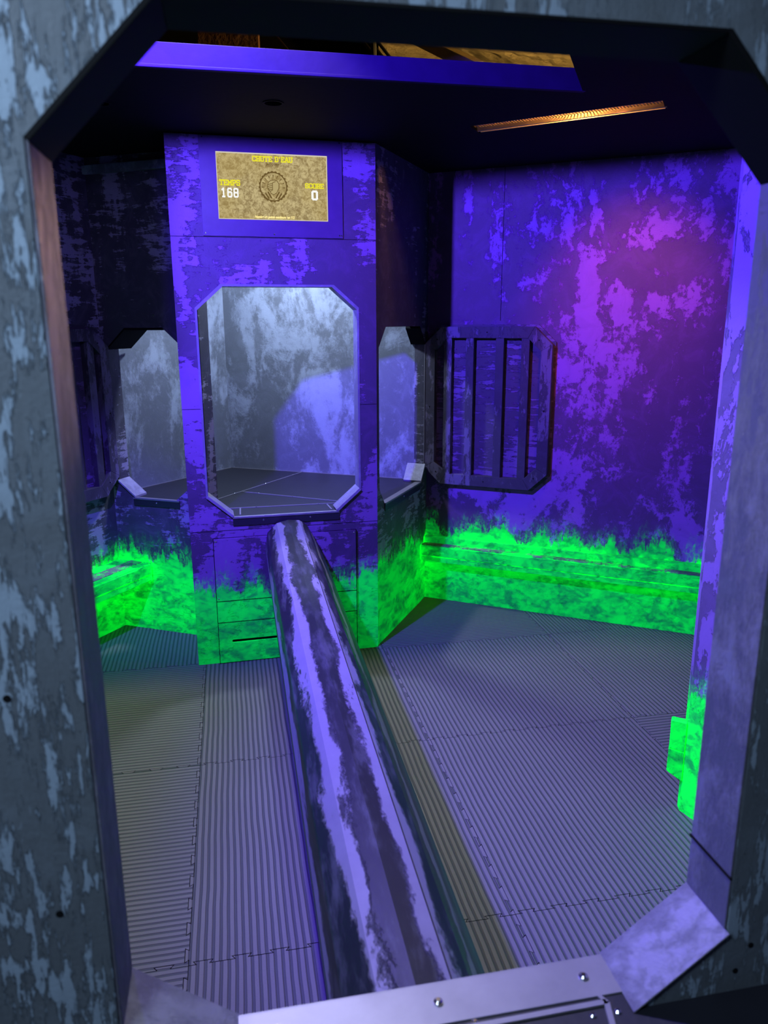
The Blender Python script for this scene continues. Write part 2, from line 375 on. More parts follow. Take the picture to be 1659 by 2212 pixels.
def strip(parent, a, b, wdt=.007, z=SILL, name='seam_strip', off=(.6, -4.3), scr=0, mat=None):
    bm = bmesh.new(); a = Vector((a[0]+off[0], a[1]+off[1])); b = Vector((b[0]+off[0], b[1]+off[1])); d = (b-a).normalized(); n = Vector((-d.y, d.x))*wdt/2
    flatprism(bm, [[tuple(a-n), tuple(b-n), tuple(b+n), tuple(a+n)]], z, z+.004)
    s = obj(name, bm, mat or M['alu'], parent)
    for i in range(scr):
        p = a+(b-a)*((i+.5)/scr); screw(s, (p.x, p.y, z+.003), .005)
    return s
for a, b, n in (((-.504, 4.865), (-.90, 4.065), 3), ((-.802, 4.25), (-.20, 3.985), 3), ((-.82, 3.845), (-.19, 3.975), 2), ((-.742, 3.86), (-.716, 3.715), 0), ((-.30, 3.935), (-.268, 3.82), 0)):
    strip(pf, a, b, scr=n)
strip(pf, local(c0, c1, .02, -.005), local(c0, c1, .86, -.005), .008); strip(pf, local(c1, c2, .01, -.005), local(c1, c2, 1.3, -.005), .008)

# right and left walls
make_wall('wall_right', RC, RWE, M['right'], 'long right wall washed violet and magenta above a ragged green coat')
make_wall('wall_left', LWN, LC, M['side'], 'dark left wall with a green foot beside the portal edge')
make_wall('wall_side', PC, PE, M['strip'], 'narrow violet-tinted grey and green partition edge beside the portal right reveal', thick=.03, z1=2.5)
PB = along(PC, -8, 1.55)
make_wall('wall_partition', PB, PC, M['strip'], 'back of the right partition', y0=-.03, thick=0)
make_wall('wall_far', RWE, PB, M['side'], 'end wall behind the partition')
make_wall('wall_left_near', (-1.75, .45), LWN, M['side'], 'near left wall out of view')
# joint line on right wall
bm = bmesh.new(); add_box(bm, .432, .4345, -.001, .001, 1.7, 2.5)
o = obj('trim_1', bm, M['black']); struct(place(o, RC, RWE), 'thin upright panel joint on the right wall', 'trim')
bm = bmesh.new(); add_box(bm, .70, .7035, -.0135, .001, 0, .235)

# near portal wall (between the camera's chamber and the room)
pl = dist(NA, NB); px0 = 1.25; px1 = px0+dist(NL, NR)
hole = octo(px0, px1, SILL, 1.988, .136, .105, .127, .122)
wn = make_wall('wall_front', NA, NB, M['portal'], 'scraped blue-grey portal wall framing the view with an octagonal opening', z1=2.6, holes=[hole], y0=-.093, thick=0)
bm = bmesh.new()
def lining2(idx, mat, name, t, yb0, yb1, label=None, bev=.001):
    bm = bmesh.new(); cxm = (px0+px1)/2; czm = 1.38
    for a, b in idx:
        pa, pb = hole[a], hole[b]
        ia = (pa[0]+(t if pa[0] < cxm else -t), pa[1]+(t if pa[1] < czm else -t)); ib = (pb[0]+(t if pb[0] < cxm else -t), pb[1]+(t if pb[1] < czm else -t))
        wallprism(bm, [[pa, pb, ib, ia]], yb0, yb1)
    o = obj(name, bm, mat, wn, bevel=bev)
    if label: tag(o, label)
lining2(((2, 3), (6, 7)), M['near_lining'], 'jamb_board', .004, -.091, .003, 'lavender scuffed jamb board')
lining2(((3, 4), (4, 5), (5, 6)), M['black'], 'head_board', .004, -.093, .003, 'head lining with its shade put in as black')  # black stands in for the shade on the downward faces
lining2(((1, 2),), M['near_worn'], 'chamfer_board', .002, -.100, .006, 'lavender scuffed chamfer board, right of the sill')
lining2(((7, 0),), M['near_worn'], 'chamfer_board', .002, -.100, .006, 'pale scuffed chamfer board, left of the sill')
# joint in the right jamb
bm = bmesh.new(); add_box(bm, px1-.0065, px1-.0035, -.093, .004, .955, .958); obj('panel_joint', bm, M['black'], wn)
# wide metal sill
bm = bmesh.new(); add_box(bm, px0+.132, px1-.132, -.066, .001, SILL-.001, SILL+.003); add_box(bm, px0+.132, px1-.132, .0, .003, SILL-.03, SILL+.003)
sl = obj('metal_sill_strip', bm, M['alu'], wn, bevel=.0008); tag(sl, 'wide brushed metal sill strip')
for fx_ in (.413, .632, .19): screw(sl, (px0+fx_, -.032, SILL+.003), .0068)
for x, z in ((px0-.07, 1.62), (px0-.075, 1.32), (px0-.05, 1.05), (px1+.06, 1.25), (px1+.04, .84), (px1+.02, .80)):
    bm = bmesh.new(); add_tube(bm, (0, 0, 0), (0, -.0015, 0), .0042, 10); o = obj('screw_hole', bm, M['black'], wn); o.location = (x, -.0925, z)

# camera chamber platform
np_ = empty('near_platform', (0, 0, 0), label='black platform edge with metal seam strips in front of the portal sill', cat='platform')
bm = bmesh.new(); flatprism(bm, [[local(NA, NB, .02, -.064), local(NA, NB, pl-.02, -.064), (1.9, -1.1), (-1.9, -1.1)]], .73, SILL+.0005)
obj('platform_board', bm, M['platform'], np_)
strip(np_, local(NL, NR, .10, -.080), local(NL, NR, .646, -.077), .008, off=(0, 0)); strip(np_, local(NL, NR, .646, -.077), local(NL, NR, .56, -.42), .008, off=(0, 0))
strip(np_, local(NL, NR, .640, -.066), local(NL, NR, .647, -.080), .006, off=(0, 0))
for x, y in ((.618, -.092), (.655, -.093), (.455, -.070), (.40, -.12)):
    p = local(NL, NR, x, y); screw(np_, (p[0], p[1], SILL), .005)
# camera chamber shell
make_wall('wall_near_left', (-1.62, -1.1), NA, M['chamber'], 'left wall of the camera chamber', z0=SILL, z1=2.6)
make_wall('wall_near_right', NB, (1.7, -1.1), M['chamber'], 'right wall of the camera chamber', z0=SILL, z1=2.6)
make_wall('wall_near_back', (1.7, -1.1), (-1.7, -1.1), M['chamber'], 'wall behind the camera', z0=SILL, z1=2.6)
bm = bmesh.new(); flatprism(bm, [[(-1.7, -1.15), (1.8, -1.15), NB, NA]], 2.6, 2.65)
struct(obj('ceiling_near', bm, M['ceil']), 'ceiling over the camera chamber', 'ceiling')

# ------------------------------------------------------------------ ceiling
fang = 11.4
FA = along((-.809, 2.758), fang, -1.15); FB = (.727, 3.065); FBB = along(FB, fang, 2.2)
vent = [(.37, 3.555), (1.053, 3.175), (1.105, 3.29), (.425, 3.675)]
vc = Vector((.74, 3.42)); va = math.atan2(vent[1][1]-vent[0][1], vent[1][0]-vent[0][0])
hole1 = [(-.411+.034*math.cos(R(i*20)), 3.182+.034*math.sin(R(i*20))) for i in range(18)]
hole2 = [(-1.06+.034*math.cos(R(i*20)), 3.172+.034*math.sin(R(i*20))) for i in range(18)]
bm = bmesh.new(); flatprism(bm, [[FA, FB, FBB, (3.2, 5.6), (-2.9, 5.6), (-2.9, 2.4)], vent, hole1, hole2], 2.5, 2.57)
cl = struct(obj('ceiling', bm, M['ceil']), 'black soffit over the far half of the room', 'ceiling')
bm = bmesh.new(); flatprism(bm, [[FB, (.42, 2.2), (.1, 1.35), NB, (2.9, 1.2), FBB]], 2.5, 2.57)
struct(obj('ceiling_right', bm, M['ceil']), 'black soffit right of the ceiling opening', 'ceiling')
bm = bmesh.new(); flatprism(bm, [[(.1, 1.35), (-1.45, 1.05), (-1.6, 1.5), (-1.9, 2.38), FA, (-2.9, 2.4), (-2.9, .2), NA, NB]], 2.5, 2.57)
struct(obj('ceiling_front', bm, M['ceil']), 'black soffit along the portal wall', 'ceiling')
bm = bmesh.new()
L_ = dist(FA, FB)
add_box(bm, 0, L_, -.018, 0, 2.506, 2.574); add_box(bm, 0, L_, -.022, 0, 2.498, 2.508)
struct(place(obj('trim_2', bm, M['fascia'], bevel=.002), FA, FB), 'bright violet fascia board along the ceiling opening', 'trim')
# unseen plates added around the blacklight to shape its beam
fl_ = empty('added_baffles', (-1.04, 2.16, 2.555), label='unseen black plates added to shape the blacklight beam', cat='added_baffles')
bm = bmesh.new(); add_box(bm, -.30, .32, -.30, .32, .014, .03); obj('top_baffle', bm, M['black'], fl_)
bm = bmesh.new(); add_box(bm, -.30, .035, -.30, .10, -.206, -.20); obj('lower_baffle', bm, M['black'], fl_)
bm = bmesh.new(); add_box(bm, -.30, -.295, -.30, .295, -.206, .03); obj('side_baffle', bm, M['black'], fl_)
bm = bmesh.new(); add_box(bm, -.30, .010, .29, .296, -.24, .03); obj('far_baffle', bm, M['black'], fl_)
bm = bmesh.new(); add_box(bm, -.02, -.01, .15, .293, .0, .02); obj('baffle_arm', bm, M['black'], fl_)
bm = bmesh.new(); add_tube(bm, (0, 0, .03), (0, 0, .86), .01); obj('hanger_rod', bm, M['black'], fl_)
# recessed fittings in the soffit
def fitting(x, y, label, lens):
    t = empty('ceiling_fitting', (x, y, 2.5), label=label, cat='ceiling fitting')
    bm = bmesh.new(); n = 24
    for i in range(n):
        a, b = R(360*i/n), R(360*(i+1)/n)
        q = [(r*math.cos(k), r*math.sin(k)) for k, r in ((a, .033), (b, .033), (b, .040), (a, .040))]
        flatprism(bm, [q], -.003, 0)
    obj('trim_ring', bm, M['black'], t)
    bm = bmesh.new(); add_tube(bm, (0, 0, .045), (0, 0, .05), .0335, 20); obj('recess_back', bm, M['black'], t)
    if lens:
        bm = bmesh.new(); add_tube(bm, (0, 0, .02), (0, 0, .035), .020, 16, .028); tag(obj('lens', bm, M['alu'], t), 'pale round lens')
fitting(-.411, 3.182, 'round dark recessed hole in the soffit above the tower', False)
fitting(-1.06, 3.172, 'small round pale ceiling fitting beside the portal corner', True)
# amber grating
gt = empty('ceiling_grating', (vc.x, vc.y, 2.5), va, label='long perforated ceiling grating glowing amber', cat='grating')
def vl(p):
    d = Vector(p)-vc; return (d.x*math.cos(va)+d.y*math.sin(va), -d.x*math.sin(va)+d.y*math.cos(va))
q = [vl(p) for p in vent]; gx0, gx1, gy0, gy1 = q[0][0], q[1][0], min(p[1] for p in q), max(p[1] for p in q)
bm = bmesh.new(); yb = gy0+(gy1-gy0)*.66
x = gx0+.01
while x < gx1: add_box(bm, x, x+.0045, gy0, yb, .012, .014); x += .0125
y = gy0
while y < yb: add_box(bm, gx0, gx1, y, y+.0040, .0121, .0139); y += .0125
obj('perforated_plate', bm, M['perf'], gt)
bm = bmesh.new(); add_box(bm, gx0, gx1, yb, yb+.012, -.002, .02); add_box(bm, gx0, gx1, gy1-.012, gy1-.004, .0, .05)
obj('grating_rail', bm, M['housing'], gt)
bm = bmesh.new(); add_box(bm, gx0-.04, gx1+.04, gy0-.04, gy1+.04, .13, .138); add_box(bm, gx0-.04, gx1+.04, gy0-.04, gy0-.03, .07, .138); add_box(bm, gx0-.04, gx1+.04, gy1+.03, gy1+.04, .07, .138)
add_box(bm, gx0-.04, gx0-.03, gy0-.04, gy1+.04, .07, .138); add_box(bm, gx1+.03, gx1+.04, gy0-.04, gy1+.04, .07, .138)
obj('lamp_housing', bm, M['housing'], gt)
bm = bmesh.new(); add_tube(bm, (.0, .01, .11), (.22, .01, .11), .010, 12)
tag(obj('lamp_tube', bm, glow('amber_tube', (1.0, .52, .12), 60), gt), 'glowing amber tube')

# attic above the opening
nx, ny = 60, 40; bm = bmesh.new(); grid = []
for j in range(ny+1):
    row = []
    for i in range(nx+1):
        x = -.02+i*3.0/nx; y = 2.6+j*3.6/ny
        z = 3.30-.10*abs(math.sin((x*.9-y*.35)*2.1))-.05*math.sin(y*3+x)+random.uniform(-.008, .008)
        row.append(bm.verts.new((x, y, z)))
    grid.append(row)
for j in range(ny):
    for i in range(nx): bm.faces.new((grid[j][i], grid[j][i+1], grid[j+1][i+1], grid[j+1][i]))
k = NT('rough_plaster'); b = k.n('ShaderNodeBsdfPrincipled'); v = k.vec(); n1 = k.noise(v, 26, 8, .7, .4); n2 = k.noise(v, 4, 4)
k.link(k.mix(n1, (.22, .17, .09), (.55, .45, .27)), b.inputs['Base Color']); b.inputs['Roughness'].default_value = .9
k.link(k.bump(k.math('ADD', n1, n2), .05), b.inputs['Normal']); M['plaster'] = k.done(b.outputs[0])
o = obj('ceiling_vault', bm, M['plaster']); struct(o, 'rough yellow plaster vault above the ceiling opening', 'ceiling')
bm = bmesh.new(); add_box(bm, -3, 3.2, 0, 6.3, 3.42, 3.46); struct(obj('ceiling_roof', bm, M['ceil']), 'dark roof boards over the attic', 'ceiling')
bm = bmesh.new(); add_box(bm, -3, 3.2, 6.2, 6.3, 2.57, 3.45); struct(obj('wall_attic', bm, M['ceil']), 'dark attic end wall', 'wall')
bm = bmesh.new(); add_box(bm, -.92, -.62, 4.3, 4.36, 2.58, 3.41); tag(obj('timber_post', bm, M['brown']), 'reddish brown timber board in the dark attic', 'timber')
bm = bmesh.new()
for k_ in range(3): add_tube(bm, (-.36+.035*k_, 4.4, 3.4), (.12+.035*k_, 4.1, 2.75), .008)
tag(obj('cable_bundle', bm, M['cable']), 'slanting bundle of dark cables in the attic', 'cable')
bm = bmesh.new(); pr = None
for i in range(15):
    t = i/14; p = Vector((-.09+.05*math.sin(t*3.0), 4.05+.05*t, 2.7+.62*t-.1*math.sin(t*math.pi)))
    if pr: add_tube(bm, pr, p, .014, 8)
    pr = p
tag(obj('hanging_hose', bm, M['cable']), 'black hose looping down beside the yellow plaster', 'hose')
bm = bmesh.new()
a_, b_ = Vector((.03, 4.55, 3.22)), Vector((.42, 3.75, 2.78))
add_tube(bm, a_, b_, .035, 4); tag(obj('conduit_trunking', bm, plain('dusty_trunking', (.3, .25, .15), .7)), 'slanting dusty cable trunking on the yellow plaster', 'trunking')
bm = bmesh.new(); add_tube(bm, (-.62, 4.35, 3.2), (-.25, 4.0, 2.72), .003); tag(obj('guy_wire', bm, M['perf']), 'thin wire slanting down beside the timber board', 'wire')

# ------------------------------------------------------------------ scoreboard
sp = place(empty('scoreboard', label='scoreboard panel with a lit yellow screen on the tower above the opening', cat='display panel'), TL, TR)
bm = bmesh.new(); wallprism(bm, [rect(.144, .782, 2.076, 2.494)], -.006, -.0005); tag(obj('screen_panel', bm, M['bezel'], sp, bevel=.001), 'smooth violet-lit cover panel')
for x in (.155, .462, .765, .775): screw(sp, (x, -.006, 2.088), .0035, (0, -1, 0))
for x in (.16, .47, .77): screw(sp, (x, -.006, 2.486), .003, (0, -1, 0), mat=M['black'])
sx0, sx1, sz0, sz1 = .218, .710, 2.151, 2.426
k = NT('screen_picture'); v = k.vec(rnd=False)
n1 = k.ramp(k.noise(v, 60, 9, .75, .6), .38, .62); n2 = k.ramp(k.noise(v, 6, 4, .5), .35, .65)
c = k.mix(n1, (.30, .215, .09), (.66, .54, .27)); c = k.mix(k.math('MULTIPLY', n2, .35), c, (.50, .36, .10))
e = k.n('ShaderNodeEmission'); k.link(c, e.inputs[0]); e.inputs[1].default_value = .88
M['pic'] = k.done(e.outputs[0])
bm = bmesh.new(); wallprism(bm, [rect(sx0, sx1, sz0, sz1)], -.0075, -.0062); scr = obj('display_screen', bm, M['pic'], sp); tag(scr, 'lit mottled yellow-brown screen')
bm = bmesh.new()
for r_ in ((sx0-.002, sx1+.002, sz1-.002, sz1+.003), (sx0-.002, sx1+.002, sz0-.002, sz0+.001), (sx0-.002, sx0+.001, sz0, sz1), (sx1-.002, sx1+.002, sz0, sz1)):
    wallprism(bm, [rect(*r_)], -.0078, -.0062)
tag(obj('screen_edge', bm, glow('screen_edge_glow', (.75, .68, .55), .9), scr), 'pale glowing screen edge')
Y_ = glow('yellow_lettering', (.85, .78, .03), 1); Wt = glow('white_lettering', (.95, .95, .92), 1); Bn = glow('brown_lettering', (.16, .10, .03), .9)
G = {  # slab letters on a 4 x 6 grid: strokes, serif spots
 'C': ([[(4,4.4),(4,5.4),(3.3,6),(.7,6),(0,5.3),(0,.7),(.7,0),(3.3,0),(4,.6),(4,1.6)]], []),
 'H': ([[(0.4,0),(0.4,6)],[(3.6,0),(3.6,6)],[(0.4,3),(3.6,3)]], [(.4,0),(.4,6),(3.6,0),(3.6,6)]),
 'U': ([[(.3,6),(.3,.7),(1,0),(3,0),(3.7,.7),(3.7,6)]], [(.3,6),(3.7,6)]),
 'T': ([[(2,0),(2,6)],[(-.2,4.9),(-.2,6),(4.2,6),(4.2,4.9)]], [(2,0)]),
 'E': ([[(.6,0),(.6,6)],[(-.2,6),(3.9,6),(3.9,4.9)],[(-.2,0),(3.9,0),(3.9,1.1)],[(.6,3),(2.9,3)]], []),
 'D': ([[(.6,0),(.6,6)],[(-.2,6),(3,6),(3.9,5.2),(3.9,.8),(3,0),(-.2,0)]], []),
 'A': ([[(.1,0),(1.6,6),(2.4,6),(3.9,0)],[(.8,2.1),(3.2,2.1)]], [(.1,0),(3.9,0)]),
 'M': ([[(.1,0),(.1,6),(2,2.2),(3.9,6),(3.9,0)]], [(.1,0),(3.9,0)]),
 'P': ([[(.6,0),(.6,6)],[(-.2,6),(3.2,6),(3.9,5.3),(3.9,3.3),(3.2,2.6),(.6,2.6)]], [(.6,0)]),
 'R': ([[(.6,0),(.6,6)],[(-.2,6),(3.2,6),(3.9,5.3),(3.9,3.6),(3.2,3),(.6,3)],[(2.6,3),(3.9,0)]], [(.6,0),(3.9,0)]),
 'S': ([[(3.8,4.7),(3.8,5.4),(3.1,6),(.8,6),(.1,5.4),(.1,3.7),(.8,3.1),(3.1,3.0),(3.8,2.3),(3.8,.6),(3.1,0),(.8,0),(.1,.6),(.1,1.5)]], []),
 'O': ([[(0,.7),(.7,0),(3.3,0),(4,.7),(4,5.3),(3.3,6),(.7,6),(0,5.3),(0,.7)]], []),
 '0': ([[(.4,.7),(1,0),(3,0),(3.6,.7),(3.6,5.3),(3,6),(1,6),(.4,5.3),(.4,.7)]], []),
 '1': ([[(.8,5),(2,6),(2,0)]], [(2,0)]),
 '6': ([[(3.6,5),(3,6),(1,6),(.4,5.3),(.4,.7),(1,0),(3,0),(3.6,.7),(3.6,2.8),(3,3.4),(.4,3.4)]], []),
 '8': ([[(.4,.7),(1,0),(3,0),(3.6,.7),(3.6,2.5),(3,3.1),(1,3.1),(.4,3.7),(.4,5.3),(1,6),(3,6),(3.6,5.3),(3.6,3.7),(3,3.1)],[(1,3.1),(.4,2.5),(.4,.7)]], []),
 "'": ([[(2,4.6),(2,6)]], []), ' ': ([], []) }
def slab(name, txt, xc, z0, hgt, wid, mat, wt=1.35):
    adv = [3.0 if ch in " '" else 5.4 for ch in txt]; offs = [sum(adv[:i])-(1.2 if ch == "'" else 0) for i, ch in enumerate(txt)]
    sxx = wid/(sum(adv)-1.4); szz = hgt/6.0; bm = bmesh.new(); q = 0
    for i, ch in enumerate(txt):
        st, se = G[ch]; ox = offs[i]
        segs = [(a, b) for pl_ in st for a, b in zip(pl_[:-1], pl_[1:])]+[((x-.95, z), (x+.95, z)) for x, z in se]
        for a, b in segs:
            a, b = Vector(a), Vector(b); d = (b-a); d = d.normalized() if d.length > 0 else Vector((1, 0)); nn = Vector((-d.y, d.x))*wt/2; a2, b2 = a-d*wt*.35, b+d*wt*.35
            q += 1; y0 = -.0095-.00001*q
            P4 = [a2-nn, b2-nn, b2+nn, a2+nn]
            wallprism(bm, [[(xc-wid/2+(ox+p.x)*sxx, z0+p.y*szz) for p in P4]], y0, -.0078)
    return obj(name, bm, mat, scr)
slab('title_lettering', "CHUTE D'EAU", .465, 2.396, .019, .176, Y_)
slab('time_caption', 'TEMPS', .272, 2.292, .020, .088, Y_); slab('time_value', '168', .270, 2.243, .034, .075, Wt, 1.25)
slab('score_caption', 'SCORE', .652, 2.291, .018, .083, Y_); slab('score_value', '0', .652, 2.243, .034, .026, Wt, 1.5)
def ftext(name, s, x, z, size, mat, bold=.0, shear=0, width=None):
    cu = bpy.data.curves.new(name, 'FONT'); cu.body = s; cu.size = size; cu.align_x = 'CENTER'; cu.offset = bold; cu.extrude = .0006; cu.shear = shear
    t = bpy.data.objects.new('tmp_text', cu); C.objects.link(t); bpy.context.view_layer.update()
    me = bpy.data.meshes.new_from_object(t.evaluated_get(bpy.context.evaluated_depsgraph_get())); bpy.data.objects.remove(t)
    me.name = name; me.materials.clear(); me.materials.append(mat); o = bpy.data.objects.new(name, me); C.objects.link(o); o.parent = scr
    if width:
        w0 = max(v.co.x for v in me.vertices)-min(v.co.x for v in me.vertices); o.scale = (width/w0, 1, 1)
    o.rotation_euler = (R(90), 0, 0); o.location = (x, -.0086, z); return o
ftext('player_lettering', 'Jacques', .465, 2.3805, .0165, Bn, .0002, width=.062)
ftext('footer_lettering', 'Nombre de points maximum est 112', .466, 2.157, .0145, glow('footer_yellow', (.95, .78, .3), 1.2), .0006, .3, width=.180)
# emblem: toothed ring, clasped hands, rays, striped cuffs
bm = bmesh.new(); ex, ez = .465, 2.291; n = 96
for i in range(n):
    a, b = R(360*i/n), R(360*(i+1)/n); ro = .0655 if i % 4 < 2 else .0625
    wallprism(bm, [[(ex+r*math.cos(t), ez+r*math.sin(t)) for t, r in ((a, .0575), (b, .0575), (b, ro), (a, ro))]], -.0090, -.0078)
for i in range(9):
    a = R(-2+i*23); d = Vector((math.cos(a), math.sin(a))); nn = Vector((-d.y, d.x)); c_ = Vector((ex, ez-.002))
    p0, p1 = c_+d*.035, c_+d*.052; wallprism(bm, [[tuple(p0), tuple(p1-nn*.0022), tuple(p1+nn*.0022)]], -.0090, -.0078)
for s in (-1, 1):
    for k_ in range(3):
        u = .017+.011*k_
        base = [(ex+s*(u+.006), ez-.020-.010*k_*.6), (ex+s*(u+.011), ez-.023-.010*k_*.6), (ex+s*(u-.005), ez-.050-.003*k_), (ex+s*(u-.010), ez-.047-.003*k_)]
        wallprism(bm, [base if s > 0 else base[::-1]], -.0090, -.0078)
obj('emblem_ring', bm, Bn, scr)
bm = bmesh.new()
fist = [(-.026,.006),(-.022,.018),(-.012,.026),(.004,.028),(.018,.024),(.025,.012),(.024,-.006),(.014,-.026),(.0,-.034),(-.012,-.028),(-.018,-.016),(-.026,-.006)]
wallprism(bm, [[(ex+a, ez+b) for a, b in fist]], -.0090, -.0078)
tag(obj('emblem_hands', bm, glow('emblem_sand', (.52, .42, .19), .9), scr), 'sand coloured clasped hands')
bm = bmesh.new()
outl = fist+[fist[0]]
for (a, b) in list(zip(outl[:-1], outl[1:]))+[((-.026, .008-k_*.0078), (-.004, .013-k_*.0078)) for k_ in range(4)]+[((-.004, .016), (-.004, -.014)), ((-.004, .016), (.010, .022)), ((-.004, -.014), (-.014, -.020))]:
    a, b = Vector((ex+a[0], ez+a[1])), Vector((ex+b[0], ez+b[1])); d = (b-a).normalized(); nn = Vector((-d.y, d.x))*.0013
    wallprism(bm, [[tuple(a-nn), tuple(b-nn), tuple(b+nn), tuple(a+nn)]], -.0096, -.0086)
obj('emblem_outline', bm, Bn, scr)

# ------------------------------------------------------------------ barred vents
def barred_vent(P, Q, x0, x1, z0, z1, bars, fw, label, depth=.055):
    t = place(empty('barred_vent', label=label, cat='vent'), P, Q)
    o = octo(x0, x1, z0, z1, .10, .095); i = octo(x0+fw, x1-fw, z0+fw, z1-fw, .10-fw*.42, .095-fw*.42)
    bm = bmesh.new()
    for a in range(8):
        b = (a+1) % 8; wallprism(bm, [[o[a], o[b], i[b], i[a]]], -depth, 0)
    obj('vent_frame', bm, M['vent'], t, bevel=.002)
    bm = bmesh.new()
    wallprism(bm, [octo(x0-.012, x1+.012, z0-.012, z1+.012, .10, .095)], -.012, 0)
    obj('back_board', bm, M['side_plain'], t)
    for xc in bars:
        bm = bmesh.new(); add_box(bm, xc-.023, xc+.023, -depth+.006, -.012, z0+fw*.8, z1-fw*.8); obj('bar', bm, M['vent'], t, bevel=.0015)
    for a in range(8):
        b = (a+1) % 8; m_ = ((o[a][0]+o[b][0]+i[a][0]+i[b][0])/4, (o[a][1]+o[b][1]+i[a][1]+i[b][1])/4)
        screw(t, (m_[0], -depth, m_[1]), .0035, (0, -1, 0), mat=M['black'])
    return t
M['side_plain'] = paint('vent_plywood_paint', (.06, .045, .08), (.18, .11, .27), big=2.2, thr=.55, grain=(3, 3, 26), gamt=.5)
barred_vent(RC, RWE, .004, .742, .752, 1.668, (.142, .273, .447, .592), .062, 'violet-lit barred vent with upright slats on the right wall')
LL_ = dist(LWN, LC)
barred_vent(LWN, LC, LL_-.70, LL_-.006, .79, 1.668, (LL_-.56, LL_-.41, LL_-.265, LL_-.13), .062, 'dark barred vent with upright slats on the left wall', depth=.06)

# ------------------------------------------------------------------ benches
def bench(P, Q, x0, x1, label, flip=False, ztop=.400):
    """front is local -y"""
    t = place(empty('bench', label=label, cat='bench'), P, Q); d = -.225
    bm = bmesh.new(); add_box(bm, x0, x1, -.085, 0, ztop-.012, ztop+.003); obj('rear_seat_board', bm, M['bench'], t, bevel=.002)
    bm = bmesh.new(); add_box(bm, x0, x1, -.165, -.088, ztop-.012, ztop+.006); tag(obj('middle_seat_board', bm, M['bench_worn'], t, bevel=.002), 'worn grey-brown seat board')
    bm = bmesh.new(); add_box(bm, x0, x1, d+.012, -.168, ztop-.012, ztop+.002); obj('front_seat_board', bm, M['bench'], t, bevel=.002)
    bm = bmesh.new(); add_box(bm, x0, x1, d, d+.020, ztop-.058, ztop-.004); obj('front_upper_board', bm, M['bench'], t, bevel=.002)
    bm = bmesh.new(); add_box(bm, x0, x1, d+.004, d+.024, ztop-.095, ztop-.061); obj('front_lower_board', bm, M['bench'], t, bevel=.002)
    bm = bmesh.new(); add_box(bm, x0+.002, x1-.002, d+.026, -.001, ztop-.075, ztop-.013)
    obj('support_core', bm, M['bench'], t)
    for xe in (x0-.006, x1):
        bm = bmesh.new(); add_prism(bm, [[(d, ztop-.100), (-.02, ztop-.17), (0, ztop-.17), (0, ztop+.004), (d, ztop+.004)]], lambda a, b: (xe, a, b), lambda a, b: (xe+.006, a, b))
        obj('end_board', bm, M['bench'], t)
    return t
t = place(empty('bench', label='long slim green bench ledge with a worn grey-brown tread on the right wall', cat='bench'), RC, RWE)
bm = bmesh.new(); add_box(bm, .005, 2.45, -.036, 0, .30, .412); obj('rear_board', bm, M['bench'], t, bevel=.003)
bm = bmesh.new(); add_box(bm, .005, 2.45, -.086, -.037, .345, .372); tag(obj('tread_board', bm, M['bench_worn'], t, bevel=.002), 'worn grey-brown tread board')
bm = bmesh.new(); add_box(bm, .005, 2.45, -.104, -.087, .306, .367); obj('front_upper_board', bm, M['bench'], t, bevel=.002)
bm = bmesh.new(); add_box(bm, .005, 2.45, -.101, -.060, .270, .302); obj('front_lower_board', bm, M['bench'], t, bevel=.002)
bm = bmesh.new(); add_box(bm, .006, 2.449, -.086, -.037, .303, .344); obj('support_core', bm, M['black'], t)
bench(LWN, LC, .3, LL_-.004, 'glowing green bench against the left wall by the portal edge')
# two stacked board ends fixed at the partition edge
bb = empty('board_bracket', (PC[0], PC[1], 0), math.atan2(-.4, .917), label='pair of stacked green board ends fixed to the left edge of the partition', cat='board')
bm = bmesh.new(); wallprism(bm, [[(-.053, .238), (-.002, .232), (-.002, .343), (-.050, .345), (-.054, .341)]], -.004, .03); obj('upper_board', bm, M['strip'], bb, bevel=.0015)
bm = bmesh.new(); wallprism(bm, [[(-.047, .143), (-.002, .118), (-.002, .230), (-.054, .236), (-.055, .150)]], -.004, .03); obj('lower_board', bm, M['strip'], bb, bevel=.0015)

# skirting board on right wall (lower board)
bm = bmesh.new(); add_box(bm, 0, 2.45, -.010, 0, .0, .262)
b_ = struct(place(obj('baseboard_right', bm, M['right'], bevel=.001), RC, RWE), 'glowing green skirting board under the right bench', 'baseboard')

# ------------------------------------------------------------------ foam mats
ua = R(11.2); U = Vector((math.cos(ua), math.sin(ua))); V = Vector((-math.sin(ua), math.cos(ua)))
us = [-2.06, -1.125, -.19, .748, 1.675, 2.61, 3.5]; vs_ = [-.19, .81, 1.805, 2.80, 3.745, 4.68, 5.6]
def seam(a, b, pitch=.094, dep=.011, flip=1):
    """dovetailed joint between two neighbouring mats; a,b in mat coordinates"""
    a, b = Vector(a), Vector(b); L = (b-a).length; d = (b-a)/L; n = Vector((-d.y, d.x))*flip; cnt = int(L/pitch); p = L/cnt; out = [a]
    for i in range(cnt):
        s = i*p
        for fr, hh in ((.20, 0), (.12, 1), (.62, 1), (.54, 0)):
            if hh: out.append(a+d*(s+p*(fr if fr < .3 else fr))+n*dep)
            else: out.append(a+d*(s+p*fr)-n*dep*0)
    out.append(b); return out
H_s, V_s = {}, {}
for i in range(len(us)):
    for j in range(len(vs_)):
        if i+1 < len(us): H_s[i, j] = seam((us[i], vs_[j]), (us[i+1], vs_[j]))
        if j+1 < len(vs_): V_s[i, j] = seam((us[i], vs_[j]), (us[i], vs_[j+1]))
desc = {(1, 1): None}
place_words = {}
